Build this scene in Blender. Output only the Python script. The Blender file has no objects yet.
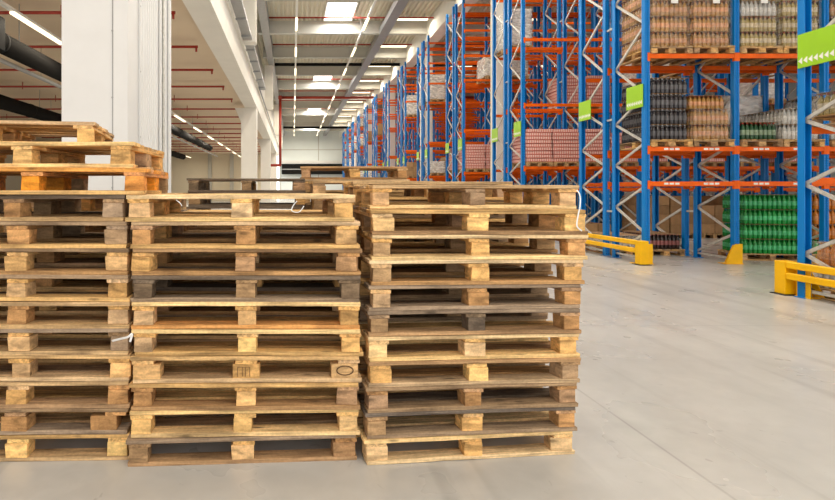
import bpy, bmesh, math, random
from mathutils import Vector, Matrix
random.seed(7)
C = bpy.context.scene.collection
PI = math.pi
H, F, VX, VY = 1.47, 540.0, 293.0, 190.0

# ------------------------------------------------------------------ materials
MATS = {}
def new_mat(name):
    m = bpy.data.materials.new(name); m.use_nodes = True
    nt = m.node_tree
    b = nt.nodes['Principled BSDF']
    MATS[name] = m
    return m, nt, b
def N(nt, t, **kw):
    n = nt.nodes.new(t)
    for k, v in kw.items(): setattr(n, k, v)
    return n
def plain(name, col, rough=0.5, metal=0.0, var=0.06, scale=6.0, bump=0.0, spec=0.5, trans=0.0, randv=0.0):
    m, nt, b = new_mat(name)
    tc = N(nt, 'ShaderNodeTexCoord'); no = N(nt, 'ShaderNodeTexNoise')
    no.inputs['Scale'].default_value = scale; no.inputs['Detail'].default_value = 4
    nt.links.new(tc.outputs['Object'], no.inputs['Vector'])
    mr = N(nt, 'ShaderNodeMapRange'); mr.inputs[3].default_value = 1 - var; mr.inputs[4].default_value = 1 + var
    mr.inputs[1].default_value = .3; mr.inputs[2].default_value = .7
    nt.links.new(no.outputs['Fac'], mr.inputs[0])
    hs = N(nt, 'ShaderNodeHueSaturation'); hs.inputs['Color'].default_value = (*col, 1)
    if randv:
        oi = N(nt, 'ShaderNodeObjectInfo'); m2 = N(nt, 'ShaderNodeMapRange')
        m2.inputs[3].default_value = 1 - randv; m2.inputs[4].default_value = 1 + randv
        nt.links.new(oi.outputs['Random'], m2.inputs[0])
        mu = N(nt, 'ShaderNodeMath', operation='MULTIPLY')
        nt.links.new(mr.outputs[0], mu.inputs[0]); nt.links.new(m2.outputs[0], mu.inputs[1])
        nt.links.new(mu.outputs[0], hs.inputs['Value'])
    else:
        nt.links.new(mr.outputs[0], hs.inputs['Value'])
    nt.links.new(hs.outputs[0], b.inputs['Base Color'])
    b.inputs['Roughness'].default_value = rough; b.inputs['Metallic'].default_value = metal
    b.inputs['Specular IOR Level'].default_value = spec
    if trans: b.inputs['Transmission Weight'].default_value = trans
    if bump:
        bp = N(nt, 'ShaderNodeBump'); bp.inputs['Strength'].default_value = bump; bp.inputs['Distance'].default_value = .01
        nt.links.new(no.outputs['Fac'], bp.inputs['Height']); nt.links.new(bp.outputs[0], b.inputs['Normal'])
    return m
def emit(name, col, s):
    m, nt, b = new_mat(name)
    b.inputs['Base Color'].default_value = (*col, 1)
    b.inputs['Emission Color'].default_value = (*col, 1); b.inputs['Emission Strength'].default_value = s
    return m

def wood(name, block=False):
    """weathered softwood; the colour of each piece is the object's own colour"""
    m, nt, b = new_mat(name)
    L = nt.links.new
    tc = N(nt, 'ShaderNodeTexCoord'); oi = N(nt, 'ShaderNodeObjectInfo')
    off = N(nt, 'ShaderNodeVectorMath', operation='SCALE'); L(oi.outputs['Random'], off.inputs['Scale'])
    off.inputs[0].default_value = (17, 31, 23)
    add = N(nt, 'ShaderNodeVectorMath', operation='ADD'); L(tc.outputs['Object'], add.inputs[0]); L(off.outputs[0], add.inputs[1])
    mp = N(nt, 'ShaderNodeMapping'); mp.inputs['Scale'].default_value = (1.6, 26, 40) if not block else (5, 9, 16)
    L(add.outputs[0], mp.inputs['Vector'])
    g = N(nt, 'ShaderNodeTexNoise'); g.inputs['Scale'].default_value = 1.6; g.inputs['Detail'].default_value = 7; g.inputs['Distortion'].default_value = .9
    L(mp.outputs[0], g.inputs['Vector'])
    r1 = N(nt, 'ShaderNodeMapRange'); r1.inputs[1].default_value = .3; r1.inputs[2].default_value = .7
    r1.inputs[3].default_value = .55; r1.inputs[4].default_value = 1.3
    L(g.outputs['Fac'], r1.inputs[0])
    # blotchy dirt and weathering
    d = N(nt, 'ShaderNodeTexNoise'); d.inputs['Scale'].default_value = 4.5; d.inputs['Detail'].default_value = 6
    mp2 = N(nt, 'ShaderNodeMapping'); mp2.inputs['Scale'].default_value = (.8, 2.5, 2.5); L(add.outputs[0], mp2.inputs['Vector']); L(mp2.outputs[0], d.inputs['Vector'])
    r2 = N(nt, 'ShaderNodeMapRange'); r2.inputs[1].default_value = .47; r2.inputs[2].default_value = .66
    r2.inputs[3].default_value = 0; r2.inputs[4].default_value = .8
    L(d.outputs['Fac'], r2.inputs[0])
    # knots
    v = N(nt, 'ShaderNodeTexVoronoi'); v.inputs['Scale'].default_value = 3.0
    mp3 = N(nt, 'ShaderNodeMapping'); mp3.inputs['Scale'].default_value = (1, 3.2, 3.2); L(add.outputs[0], mp3.inputs['Vector']); L(mp3.outputs[0], v.inputs['Vector'])
    r3 = N(nt, 'ShaderNodeMapRange'); r3.inputs[1].default_value = .05; r3.inputs[2].default_value = .13
    r3.inputs[3].default_value = .45; r3.inputs[4].default_value = 1
    L(v.outputs['Distance'], r3.inputs[0])
    # fine speckle
    s = N(nt, 'ShaderNodeTexNoise'); s.inputs['Scale'].default_value = 90 if block else 60; s.inputs['Detail'].default_value = 3
    L(add.outputs[0], s.inputs['Vector'])
    r4 = N(nt, 'ShaderNodeMapRange'); r4.inputs[1].default_value = .3; r4.inputs[2].default_value = .7
    r4.inputs[3].default_value = .86; r4.inputs[4].default_value = 1.12
    L(s.outputs['Fac'], r4.inputs[0])
    a = N(nt, 'ShaderNodeMath', operation='MULTIPLY'); L(r1.outputs[0], a.inputs[0]); L(r3.outputs[0], a.inputs[1])
    a2 = N(nt, 'ShaderNodeMath', operation='MULTIPLY'); L(a.outputs[0], a2.inputs[0]); L(r4.outputs[0], a2.inputs[1])
    hs = N(nt, 'ShaderNodeHueSaturation'); L(oi.outputs['Color'], hs.inputs['Color']); L(a2.outputs[0], hs.inputs['Value'])
    mx = N(nt, 'ShaderNodeMix', data_type='RGBA'); L(r2.outputs[0], mx.inputs[0]); L(hs.outputs[0], mx.inputs[6])
    dk = N(nt, 'ShaderNodeMix', data_type='RGBA', blend_type='MULTIPLY'); dk.inputs[0].default_value = 1
    L(hs.outputs[0], dk.inputs[6]); dk.inputs[7].default_value = (.52, .5, .5, 1)
    L(dk.outputs[2], mx.inputs[7])
    L(mx.outputs[2], b.inputs['Base Color'])
    b.inputs['Roughness'].default_value = .82; b.inputs['Specular IOR Level'].default_value = .25
    bp = N(nt, 'ShaderNodeBump'); bp.inputs['Strength'].default_value = .55; bp.inputs['Distance'].default_value = .004
    L(a2.outputs[0], bp.inputs['Height']); L(bp.outputs[0], b.inputs['Normal'])
    return m
WOOD, WBLOCK = wood('wood_board'), wood('wood_block', True)
BLUE = plain('rack_blue', (.0, .19, .55), .4, var=.1, spec=.3)
ORANGE = plain('rack_orange', (.84, .125, .0), .45, var=.08, spec=.25)
GALV = plain('galvanised', (.62, .6, .56), .4, .35, var=.15, scale=15)
YELLOW = plain('safety_yellow', (.92, .50, .0), .45, var=.07, spec=.3)
GREEN = plain('sign_green', (.33, .62, .012), .35, var=.03)
WHITE = plain('white_paint', (.85, .84, .8), .5, var=.02)
COLW = plain('column_white', (.74, .74, .74), .55, var=.03, scale=2)
GREYM = plain('grey_metal', (.36, .36, .36), .45, .4)
DARK = plain('dark_metal', (.012, .011, .010), .9, spec=.1)
BLACK = plain('black_rubber', (.02, .02, .02), .6)
RED = plain('pipe_red', (.36, .03, .012), .45)
CONC = plain('concrete_warm', (.80, .70, .57), .75, var=.03, scale=1.5)
CONCW = plain('concrete_white', (.84, .81, .74), .7, var=.03, scale=1.5)
SOFFIT = plain('soffit', (.72, .58, .42), .8, var=.04, scale=.6)
ROOF = plain('roof_deck', (.74, .69, .55), .5, var=.05, scale=.5)
GIRD = plain('girder_grey', (.55, .54, .48), .6, var=.05, scale=.7)
WALLG = plain('wall_grey', (.82, .88, .86), .6, var=.03, scale=.5)
WALLC = plain('wall_cream', (.80, .72, .55), .7, var=.04, scale=.4)
CARD = plain('cardboard', (.38, .22, .10), .8, var=.12, scale=8, randv=.2)
PAPER = plain('paper_white', (.85, .83, .8), .7, var=.03)
LAMP = emit('lamp_tube', (1, .84, .58), 2.2)
SKY = emit('skylight_panel', (1, .98, .93), 3.0)
STRAP = plain('plastic_strap', (.8, .8, .8), .25)
BURN = plain('burn_mark', (.10, .05, .02), .8)

def floor_mat():
    m, nt, b = new_mat('polished_concrete'); L = nt.links.new
    tc = N(nt, 'ShaderNodeTexCoord')
    def noise(sc, det, mapping=(1, 1, 1), rot=0, dist=0):
        mp = N(nt, 'ShaderNodeMapping'); mp.inputs['Scale'].default_value = mapping; mp.inputs['Rotation'].default_value = (0, 0, rot)
        L(tc.outputs['Object'], mp.inputs['Vector'])
        n = N(nt, 'ShaderNodeTexNoise'); n.inputs['Scale'].default_value = sc; n.inputs['Detail'].default_value = det; n.inputs['Distortion'].default_value = dist
        L(mp.outputs[0], n.inputs['Vector']); return n.outputs['Fac']
    def rng(x, a, b_, c, d):
        r = N(nt, 'ShaderNodeMapRange'); r.inputs[1].default_value = a; r.inputs[2].default_value = b_; r.inputs[3].default_value = c; r.inputs[4].default_value = d
        L(x, r.inputs[0]); return r.outputs[0]
    def mul(a, b_):
        r = N(nt, 'ShaderNodeMath', operation='MULTIPLY'); L(a, r.inputs[0]); L(b_, r.inputs[1]); return r.outputs[0]
    v = mul(rng(noise(.8, 6), .3, .7, .92, 1.07), rng(noise(7, 8, dist=.5), .3, .7, .95, 1.04))
    v = mul(v, rng(noise(1.3, 5, (1, .10, 1), -.8), .50, .70, 1, .88))       # trolley tracks
    v = mul(v, rng(noise(3.5, 3, (1, .03, 1), -.6, .3), .60, .66, 1, .86))   # scratches
    v = mul(v, rng(noise(3.5, 3, (1, .04, 1), -.9, .3), .62, .68, 1, .88))
    v = mul(v, rng(noise(9, 2, dist=1.2), .70, .75, 1, .80))                 # spots
    # expansion joints every 6 m
    sx = N(nt, 'ShaderNodeSeparateXYZ'); L(tc.outputs['Object'], sx.inputs[0])
    for ax, o in (('X', 2.1), ('Y', 5.85)):
        a = N(nt, 'ShaderNodeMath', operation='SUBTRACT'); L(sx.outputs[ax], a.inputs[0]); a.inputs[1].default_value = o
        p = N(nt, 'ShaderNodeMath', operation='PINGPONG'); L(a.outputs[0], p.inputs[0]); p.inputs[1].default_value = 3.0
        v = mul(v, rng(p.outputs[0], .004, .012, .78, 1))
    hs = N(nt, 'ShaderNodeHueSaturation'); hs.inputs['Color'].default_value = (.49, .48, .465, 1); L(v, hs.inputs['Value'])
    L(hs.outputs[0], b.inputs['Base Color'])
    L(rng(noise(1.1, 4), .3, .7, .24, .36), b.inputs['Roughness']); b.inputs['Specular IOR Level'].default_value = .5
    bp = N(nt, 'ShaderNodeBump'); bp.inputs['Strength'].default_value = .15; bp.inputs['Distance'].default_value = .004
    bp.inputs['Strength'].default_value = .04; L(v, bp.inputs['Height']); L(bp.outputs[0], b.inputs['Normal'])
    return m
FLOOR = floor_mat()

def upright_mat():
    m, nt, b = new_mat('rack_blue_perforated'); L = nt.links.new
    tc = N(nt, 'ShaderNodeTexCoord'); sx = N(nt, 'ShaderNodeSeparateXYZ'); L(tc.outputs['Object'], sx.inputs[0])
    # two rows of slots, pitch 50 mm
    ab = N(nt, 'ShaderNodeMath', operation='ABSOLUTE'); L(sx.outputs['X'], ab.inputs[0])
    d1 = N(nt, 'ShaderNodeMath', operation='COMPARE'); L(ab.outputs[0], d1.inputs[0]); d1.inputs[1].default_value = .026; d1.inputs[2].default_value = .006
    pz = N(nt, 'ShaderNodeMath', operation='PINGPONG'); L(sx.outputs['Z'], pz.inputs[0]); pz.inputs[1].default_value = .025
    lt = N(nt, 'ShaderNodeMath', operation='LESS_THAN'); L(pz.outputs[0], lt.inputs[0]); lt.inputs[1].default_value = .011
    mu = N(nt, 'ShaderNodeMath', operation='MULTIPLY'); L(d1.outputs[0], mu.inputs[0]); L(lt.outputs[0], mu.inputs[1])
    mx = N(nt, 'ShaderNodeMix', data_type='RGBA'); L(mu.outputs[0], mx.inputs[0])
    mx.inputs[6].default_value = (.0, .20, .60, 1); mx.inputs[7].default_value = (.005, .03, .09, 1)
    L(mx.outputs[2], b.inputs['Base Color']); b.inputs['Roughness'].default_value = .4; b.inputs['Specular IOR Level'].default_value = .3
    return m
UPB = upright_mat()

def film_mat(name, col, alpha, sc=5):
    m, nt, b = new_mat(name); L = nt.links.new
    tc = N(nt, 'ShaderNodeTexCoord'); no = N(nt, 'ShaderNodeTexNoise'); no.inputs['Scale'].default_value = sc; no.inputs['Detail'].default_value = 5; no.inputs['Distortion'].default_value = 1.4
    mp = N(nt, 'ShaderNodeMapping'); mp.inputs['Scale'].default_value = (1, 1, 2.4); mp.inputs['Rotation'].default_value = (.5, .5, 0)
    L(tc.outputs['Object'], mp.inputs['Vector']); L(mp.outputs[0], no.inputs['Vector'])
    bp = N(nt, 'ShaderNodeBump'); bp.inputs['Strength'].default_value = .9; bp.inputs['Distance'].default_value = .03
    L(no.outputs['Fac'], bp.inputs['Height']); L(bp.outputs[0], b.inputs['Normal'])
    r = N(nt, 'ShaderNodeMapRange'); r.inputs[1].default_value = .38; r.inputs[2].default_value = .66; r.inputs[3].default_value = alpha * .35; r.inputs[4].default_value = min(1, alpha * 1.7)
    L(no.outputs['Fac'], r.inputs[0]); L(r.outputs[0], b.inputs['Alpha'])
    b.inputs['Base Color'].default_value = (*col, 1); b.inputs['Roughness'].default_value = .22
    return m
FILM = film_mat('clear_film', (.9, .84, .74), .10)
FILMW = film_mat('white_film', (.85, .8, .74), .95, 3)

def bottle_mats(key, body, cap, label, rough=.18):
    return (plain(key + '_body', body, rough, var=.25, scale=14, randv=.12), plain(key + '_cap', cap, .4), plain(key + '_label', label, .45, var=.3, scale=25, randv=.15))
BOT = {
    'green':  bottle_mats('green_drink', (.008, .26, .04), (.04, .36, .08), (.07, .45, .18)),
    'orange': bottle_mats('orange_drink', (.62, .20, .02), (.75, .30, .05), (.62, .26, .08)),
    'amber':  bottle_mats('amber_drink', (.40, .20, .045), (.42, .12, .05), (.58, .28, .14)),
    'dark':   bottle_mats('dark_drink', (.035, .03, .034), (.5, .49, .5), (.10, .095, .10), .07),
    'cola':   bottle_mats('cola_drink', (.035, .018, .014), (.62, .25, .22), (.30, .10, .09)),
    'beer':   bottle_mats('dark_green_drink', (.012, .07, .02), (.50, .06, .04), (.24, .32, .20)),
    'mixed':  bottle_mats('olive_drink', (.36, .27, .08), (.40, .07, .04), (.55, .45, .30)),
    'clear':  bottle_mats('clear_drink', (.48, .47, .44), (.45, .46, .46), (.60, .58, .54)),
}
def carton_mat(name, base, mark):
    m, nt, b = new_mat(name); L = nt.links.new
    tc = N(nt, 'ShaderNodeTexCoord'); sx = N(nt, 'ShaderNodeSeparateXYZ'); L(tc.outputs['Object'], sx.inputs[0])
    sm = N(nt, 'ShaderNodeMath', operation='ADD'); L(sx.outputs['X'], sm.inputs[0]); L(sx.outputs['Y'], sm.inputs[1])
    p = N(nt, 'ShaderNodeMath', operation='PINGPONG'); L(sm.outputs[0], p.inputs[0]); p.inputs[1].default_value = .035
    r = N(nt, 'ShaderNodeMapRange'); r.inputs[1].default_value = .010; r.inputs[2].default_value = .016; L(p.outputs[0], r.inputs[0])
    z = N(nt, 'ShaderNodeMath', operation='PINGPONG'); L(sx.outputs['Z'], z.inputs[0]); z.inputs[1].default_value = .055
    r2 = N(nt, 'ShaderNodeMapRange'); r2.inputs[1].default_value = .012; r2.inputs[2].default_value = .018; L(z.outputs[0], r2.inputs[0])
    mu = N(nt, 'ShaderNodeMath', operation='MULTIPLY'); L(r.outputs[0], mu.inputs[0]); L(r2.outputs[0], mu.inputs[1])
    mx = N(nt, 'ShaderNodeMix', data_type='RGBA'); L(mu.outputs[0], mx.inputs[0]); mx.inputs[6].default_value = (*mark, 1); mx.inputs[7].default_value = (*base, 1)
    L(mx.outputs[2], b.inputs['Base Color']); b.inputs['Roughness'].default_value = .45
    return m
PINK = carton_mat('pink_cartons', (.82, .55, .48), (.66, .18, .14))

# ------------------------------------------------------------------ mesh helpers
def bm_box(bm, x0, x1, y0, y1, z0, z1, mi=0):
    vs = [bm.verts.new(p) for p in ((x0,y0,z0),(x1,y0,z0),(x1,y1,z0),(x0,y1,z0),(x0,y0,z1),(x1,y0,z1),(x1,y1,z1),(x0,y1,z1))]
    for q in ((0,3,2,1),(4,5,6,7),(0,1,5,4),(1,2,6,5),(2,3,7,6),(3,0,4,7)):
        f = bm.faces.new([vs[i] for i in q]); f.material_index = mi
def bm_cyl(bm, p0, p1, r, n=12, mi=0, r2=None):
    p0, p1 = Vector(p0), Vector(p1); d = (p1 - p0).normalized()
    a = d.orthogonal().normalized(); b = d.cross(a); r2 = r if r2 is None else r2
    A = [bm.verts.new(p0 + r * (a * math.cos(2*PI*i/n) + b * math.sin(2*PI*i/n))) for i in range(n)]
    B = [bm.verts.new(p1 + r2 * (a * math.cos(2*PI*i/n) + b * math.sin(2*PI*i/n))) for i in range(n)]
    for i in range(n):
        f = bm.faces.new((A[i], A[(i+1)%n], B[(i+1)%n], B[i])); f.material_index = mi; f.smooth = True
    for ring in (A[::-1], B): f = bm.faces.new(ring); f.material_index = mi
def bm_bar(bm, p0, p1, w, t, mi=0):
    """rectangular bar between two points, w across in X, t in the third direction"""
    p0, p1 = Vector(p0), Vector(p1); d = (p1 - p0).normalized(); a = Vector((1, 0, 0)); b = d.cross(a).normalized()
    A = [bm.verts.new(p + a*sx*w/2 + b*sb*t/2) for p in (p0, p1) for sx, sb in ((-1,-1),(1,-1),(1,1),(-1,1))]
    for q in ((0,1,2,3),(7,6,5,4),(0,4,5,1),(1,5,6,2),(2,6,7,3),(3,7,4,0)): bm.faces.new([A[i] for i in q]).material_index = mi
def bm_prism(bm, pts, axis, a0, a1, mi=0):
    """extrude a 2D outline; axis 'y': pts are (x,z); axis 'x': pts are (y,z); axis 'z': (x,y)"""
    def P(u, v, w): return {'y': (u, w, v), 'x': (w, u, v), 'z': (u, v, w)}[axis]
    A = [bm.verts.new(P(u, v, a0)) for u, v in pts]; B = [bm.verts.new(P(u, v, a1)) for u, v in pts]
    n = len(pts)
    for i in range(n): bm.faces.new((A[i], A[(i+1)%n], B[(i+1)%n], B[i])).material_index = mi
    bm.faces.new(A[::-1]).material_index = mi; bm.faces.new(B).material_index = mi
def mesh(name, build, mats, bevel=0.0, seg=1):
    bm = bmesh.new(); build(bm)
    bmesh.ops.recalc_face_normals(bm, faces=bm.faces)
    if bevel: bmesh.ops.bevel(bm, geom=list(bm.edges), offset=bevel, segments=seg, affect='EDGES', profile=.5, clamp_overlap=True)
    me = bpy.data.meshes.new(name); bm.to_mesh(me); bm.free()
    for m in (mats if isinstance(mats, (list, tuple)) else [mats]): me.materials.append(m)
    return me
def obj(name, me, parent=None, loc=(0,0,0), rz=0.0, color=None, scale=None):
    o = bpy.data.objects.new(name, me); C.objects.link(o); o.location = loc; o.rotation_euler = (0, 0, rz)
    if scale: o.scale = scale
    if parent: o.parent = parent
    if color: o.color = (*color, 1)
    return o
def thing(name, label, cat, loc=(0,0,0), rz=0.0, group=None, me=None, scale=None):
    o = obj(name, me, None, loc, rz, scale=scale); o['label'] = label; o['category'] = cat
    if me is None: o.empty_display_size = .1
    if group: o['group'] = group
    return o
def struct(name, build, mats, bevel=0.0):
    o = obj(name, mesh(name, build, mats, bevel)); o['kind'] = 'structure'; return o
def copy_tree(o, parent=None):
    c = o.copy(); C.objects.link(c); c.parent = parent
    for ch in o.children: copy_tree(ch, c)
    return c
ORD = ['first','second','third','fourth','fifth','sixth','seventh','eighth','ninth','tenth','eleventh','twelfth','thirteenth','fourteenth','fifteenth','sixteenth','seventeenth','eighteenth','nineteenth','twentieth','twenty-first','twenty-second','twenty-third','twenty-fourth','twenty-fifth','twenty-sixth','twenty-seventh','twenty-eighth','twenty-ninth','thirtieth']

# ------------------------------------------------------------------ pallets
def board_mesh(name, L, W, T, mat, seed):
    rnd = random.Random(seed)
    bm = bmesh.new(); n = max(2, int(L / .1))
    rows = []
    bow = rnd.uniform(-.002, .0025); tw = rnd.uniform(-.0015, .0015)
    for i in range(n + 1):
        x = -L/2 + L*i/n; u = 2*i/n - 1
        j = lambda a: rnd.uniform(-a, a)
        zc = bow * (1 - u*u)
        rows.append([bm.verts.new((x + (j(.0015) if 0 < i < n else j(.002)), y + j(.0014), z + zc + tw*u*(1 if y > 0 else -1) + j(.0006))) for y, z in ((-W/2,0),(W/2,0),(W/2,T),(-W/2,T))])
    for i in range(n):
        a, b = rows[i], rows[i+1]
        for k in range(4): bm.faces.new((a[k], a[(k+1)%4], b[(k+1)%4], b[k]))
    bm.faces.new(rows[0][::-1]); bm.faces.new(rows[-1])
    bmesh.ops.recalc_face_normals(bm, faces=bm.faces)
    es = [e for e in bm.edges if e.calc_face_angle(0) > .8]
    bmesh.ops.bevel(bm, geom=es, offset=.0022, segments=1, affect='EDGES', profile=.5)
    me = bpy.data.meshes.new(name); bm.to_mesh(me); bm.free(); me.materials.append(mat); return me
BM = {
    'wide': [board_mesh('wide_board_%d' % i, 1.2, .145, .022, WOOD, i) for i in range(5)],
    'narrow': [board_mesh('narrow_board_%d' % i, 1.2, .10, .022, WOOD, 20+i) for i in range(5)],
    'cross': [board_mesh('cross_board_%d' % i, .8, .114, .022, WOOD, 40+i) for i in range(4)],
}
def block_mesh(i, w, d):
    rnd = random.Random(90+i)
    bm = bmesh.new(); bm_box(bm, -w/2, w/2, -d/2, d/2, 0, .078)
    for v in bm.verts: v.co.x += rnd.uniform(-.003, .003); v.co.y += rnd.uniform(-.003, .003)
    bmesh.ops.recalc_face_normals(bm, faces=bm.faces)
    bmesh.ops.bevel(bm, geom=list(bm.edges), offset=.004, segments=2, affect='EDGES', profile=.6)
    me = bpy.data.meshes.new('block_%d' % i); bm.to_mesh(me); bm.free(); me.materials.append(WBLOCK); return me
BLKW = [.108, .100, .094, .118, .098]
BLK = [block_mesh(i, w_, .10) for i, w_ in enumerate(BLKW)]
BLKX = block_mesh(8, .142, .10)
BLKM = block_mesh(9, .108, .14)

TONES = {  # board colour, block colour
    'fresh': ((.92, .62, .27), (.92, .57, .22)),
    'tan': ((.70, .43, .17), (.76, .44, .16)),
    'brown': ((.47, .265, .11), (.56, .30, .12)),
    'grey': ((.38, .25, .14), (.42, .26, .13)),
    'dark': ((.20, .145, .10), (.22, .15, .09)),
    'orange': ((.78, .34, .06), (.86, .32, .03)),
}
def vary(c, r, s=.12):
    k = r.uniform(1-s, 1+s); g = r.uniform(-.12, .12)
    m = sum(c)/3
    return tuple(min(.95, max(.02, (x + (m-x)*max(0, g)*2.5) * k)) for x in c)
def make_pallet(label, tone, loc, rz, seed, group, hscale=1.0, xs=1.0, front=None, bottom=None, top=None, blocks=None, wide=False, shift=0.0):
    """front: tone of front top board; bottom: tone of front bottom board; blocks: three tones of the front blocks"""
    r = random.Random(seed)
    t = thing('wooden_pallet', label, 'pallet', loc, rz, group, scale=(xs, 1, hscale))
    bc, kc = TONES[tone]
    def other(): return TONES[r.choice([tone, tone, tone, 'brown', 'grey', 'tan'])]
    for yi, (y, k) in enumerate(((-.35, 'narrow'), (0, 'wide'), (.35, 'narrow'))):
        c = TONES[bottom][0] if (bottom and yi == 0) else (other()[0] if yi else bc)
        obj('bottom_board', r.choice(BM[k]), t, (r.uniform(-.010, .010), y + r.uniform(-.008, .003), 0), r.choice((0, PI)), vary(c, r))
    for xi, x in enumerate((-.5275, 0, .5275)):
        for yi, y in enumerate((-.35, 0, .35)):
            me = BLKM if yi == 1 else r.choice(BLK)
            c = TONES[blocks[xi]][1] if (blocks and yi == 0) else other()[1]
            if wide and yi == 0: me = BLKX
            bw = .108 if yi == 1 else (.142 if me is BLKX else BLKW[BLK.index(me)])
            px = (0, r.uniform(-.012, .012))[1] if xi == 1 else x/abs(x) * (.597 - bw/2 - abs(r.uniform(0, .012)))
            if xi == 2 and yi == 0: px -= shift
            obj('block', me, t, (px, y + r.uniform(-.006, .008), .022), (r.uniform(-.04, .04) if r.random() < .88 else r.uniform(-.2, .2)), vary(c, r, .16))
    for xi, x in enumerate((-.54, 0, .54)):
        obj('cross_board', r.choice(BM['cross']), t, (x, r.uniform(0, .004), .1), PI/2, vary(TONES[blocks[xi]][1] if blocks else other()[0], r))
    for yi, (y, k) in enumerate(((-.3275, 'wide'), (-.165, 'narrow'), (0, 'wide'), (.165, 'narrow'), (.3275, 'wide'))):
        c = TONES[front][0] if (front and yi == 0) else (TONES[top][0] if top else (bc if yi == 0 else other()[0]))
        obj('deck_board', r.choice(BM[k]), t, (r.uniform(-.010, .010), y + r.uniform(-.006, .004), .122), r.choice((0, PI)), vary(c, r))
    return t
PH = .1445
def place(label, tone, xl, xr, s, z, yaw, seed, group, **kw):
    """a pallet whose front long edge is seen between picture columns xl and xr at s pixels per metre"""
    rz = math.radians(yaw); Y = F / s; X = ((xl + xr)/2 - VX) / s
    return make_pallet(label, tone, (X - .4*math.sin(rz), Y + .4*math.cos(rz), z), rz, seed, group, **kw)
def nth(i, n):
    if i == 0: return 'bottom'
    if i == n - 1: return 'topmost'
    return ORD[i]
DESC = {'fresh': 'pale fresh-looking', 'tan': 'tan', 'brown': 'brown', 'grey': 'grey-brown weathered', 'dark': 'dark grey weathered', 'orange': 'bright orange-stained'}
def stack_label(i, n, tone, where):
    if i == 0: return '%s pallet at the bottom of the %s' % (DESC[tone], where)
    if i == n-1: return '%s pallet topmost on the %s' % (DESC[tone], where)
    return '%s pallet, %s from the floor in the %s' % (DESC[tone], ORD[i], where)

# middle front stack, bottom first
mid = [ (129,359,3.4,'grey',dict(blocks=('grey','tan','brown'), bottom='brown')),
        (131,359,2.0,'fresh',dict(blocks=('fresh','fresh','fresh'))),
        (132,359,.8,'brown',dict(blocks=('brown','tan','brown'), front='tan')),
        (131,361,1.0,'tan',dict(blocks=('tan','tan','tan'), wide=True)),
        (132,363,0,'tan',dict(blocks=('tan','fresh','tan'), front='fresh')),
        (131,361,0,'brown',dict(blocks=('tan','tan','tan'), front='fresh', bottom='orange')),
        (131,362,0,'dark',dict(blocks=('dark','grey','dark'), bottom='grey')),
        (131,361,0,'brown',dict(blocks=('tan','brown','brown'), front='brown')),
        (130,359,0,'brown',dict(blocks=('brown','brown','tan'), front='tan', bottom='tan')),
        (125,357,0,'fresh',dict(blocks=('tan','fresh','tan'), front='fresh', bottom='fresh')) ]
mids = []
for i, (a, b, yw, tn, kw) in enumerate(mid):
    mids.append(place(stack_label(i, 10, tn, 'middle front stack'), tn, a, b, 186.3, i*PH, yw, 100+i, 'pallets of the middle front stack', xs=1.025, **kw))
# branded marks burnt into blocks (an oval and a row of strokes)
def oval(bm):
    n = 90
    for i in range(n):
        a0, a1 = 2*PI*i/n, 2*PI*(i+1)/n
        p0 = Vector((.043*math.cos(a0), 0, .024*math.sin(a0))); p1 = Vector((.043*math.cos(a1), 0, .024*math.sin(a1)))
        bm_box(bm, p0.x-.002, p0.x+.002, -.001, .003, p0.z-.002, p0.z+.002)
OV = mesh('oval_mark', oval, BURN)
STR = mesh('stroke_mark', lambda bm: [bm_box(bm, x-.0012, x+.0012, -.0008, .0008, 0, .05) for x in (-.045, -.02, -.004, .018)] and bm_box(bm, -.045, .02, -.0008, .0008, .05, .052), BURN)
def mark(pal, me, x, z, mid_c):
    blk = min((c for c in pal.children if c.name.startswith('block') and c.location.y < -.3), key=lambda c: abs(c.location.x - x))
    blk.rotation_euler.z = 0
    m = obj('burnt_stamp', me, blk, (0, -.0525, mid_c))
    return m
mark(mids[3], OV, .53, 0, .042); mark(mids[3], STR, 0, 0, .012)

# right front stack
rt = [ (363,579,6.2,'fresh',dict(blocks=('fresh','tan','fresh'))),
       (365,580,5.0,'dark',dict(blocks=('grey','tan','brown'), bottom='grey')),
       (366,580,4.5,'grey',dict(blocks=('brown','brown','brown'), front='grey')),
       (368,584,3.8,'brown',dict(blocks=('tan','fresh','grey'), bottom='tan')),
       (366,583,4.2,'fresh',dict(blocks=('fresh','fresh','tan'), bottom='fresh')),
       (368,582,3.4,'grey',dict(blocks=('grey','dark','brown'), bottom='brown')),
       (370,583,3.6,'grey',dict(blocks=('tan','brown','brown'), front='grey')),
       (370,585,2.6,'brown',dict(blocks=('tan','tan','tan'), front='fresh')),
       (370,587,.8,'tan',dict(blocks=('tan','tan','brown'), front='fresh', bottom='fresh')),
       (369,588,1.0,'brown',dict(blocks=('fresh','fresh','fresh'), bottom='brown', front='tan')),
       (371,578,1.0,'tan',dict(blocks=('tan','grey','tan'), front='tan', bottom='fresh')) ]
RPH = .1362
for i, (a, b, yw, tn, kw) in enumerate(rt):
    place(stack_label(i, 11, tn, 'right front stack'), tn, a+1, b+1, 183.6 if i < 10 else 176, i*RPH, yw, 200+i, 'pallets of the right front stack', xs=.985, hscale=RPH/PH, **kw)

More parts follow.
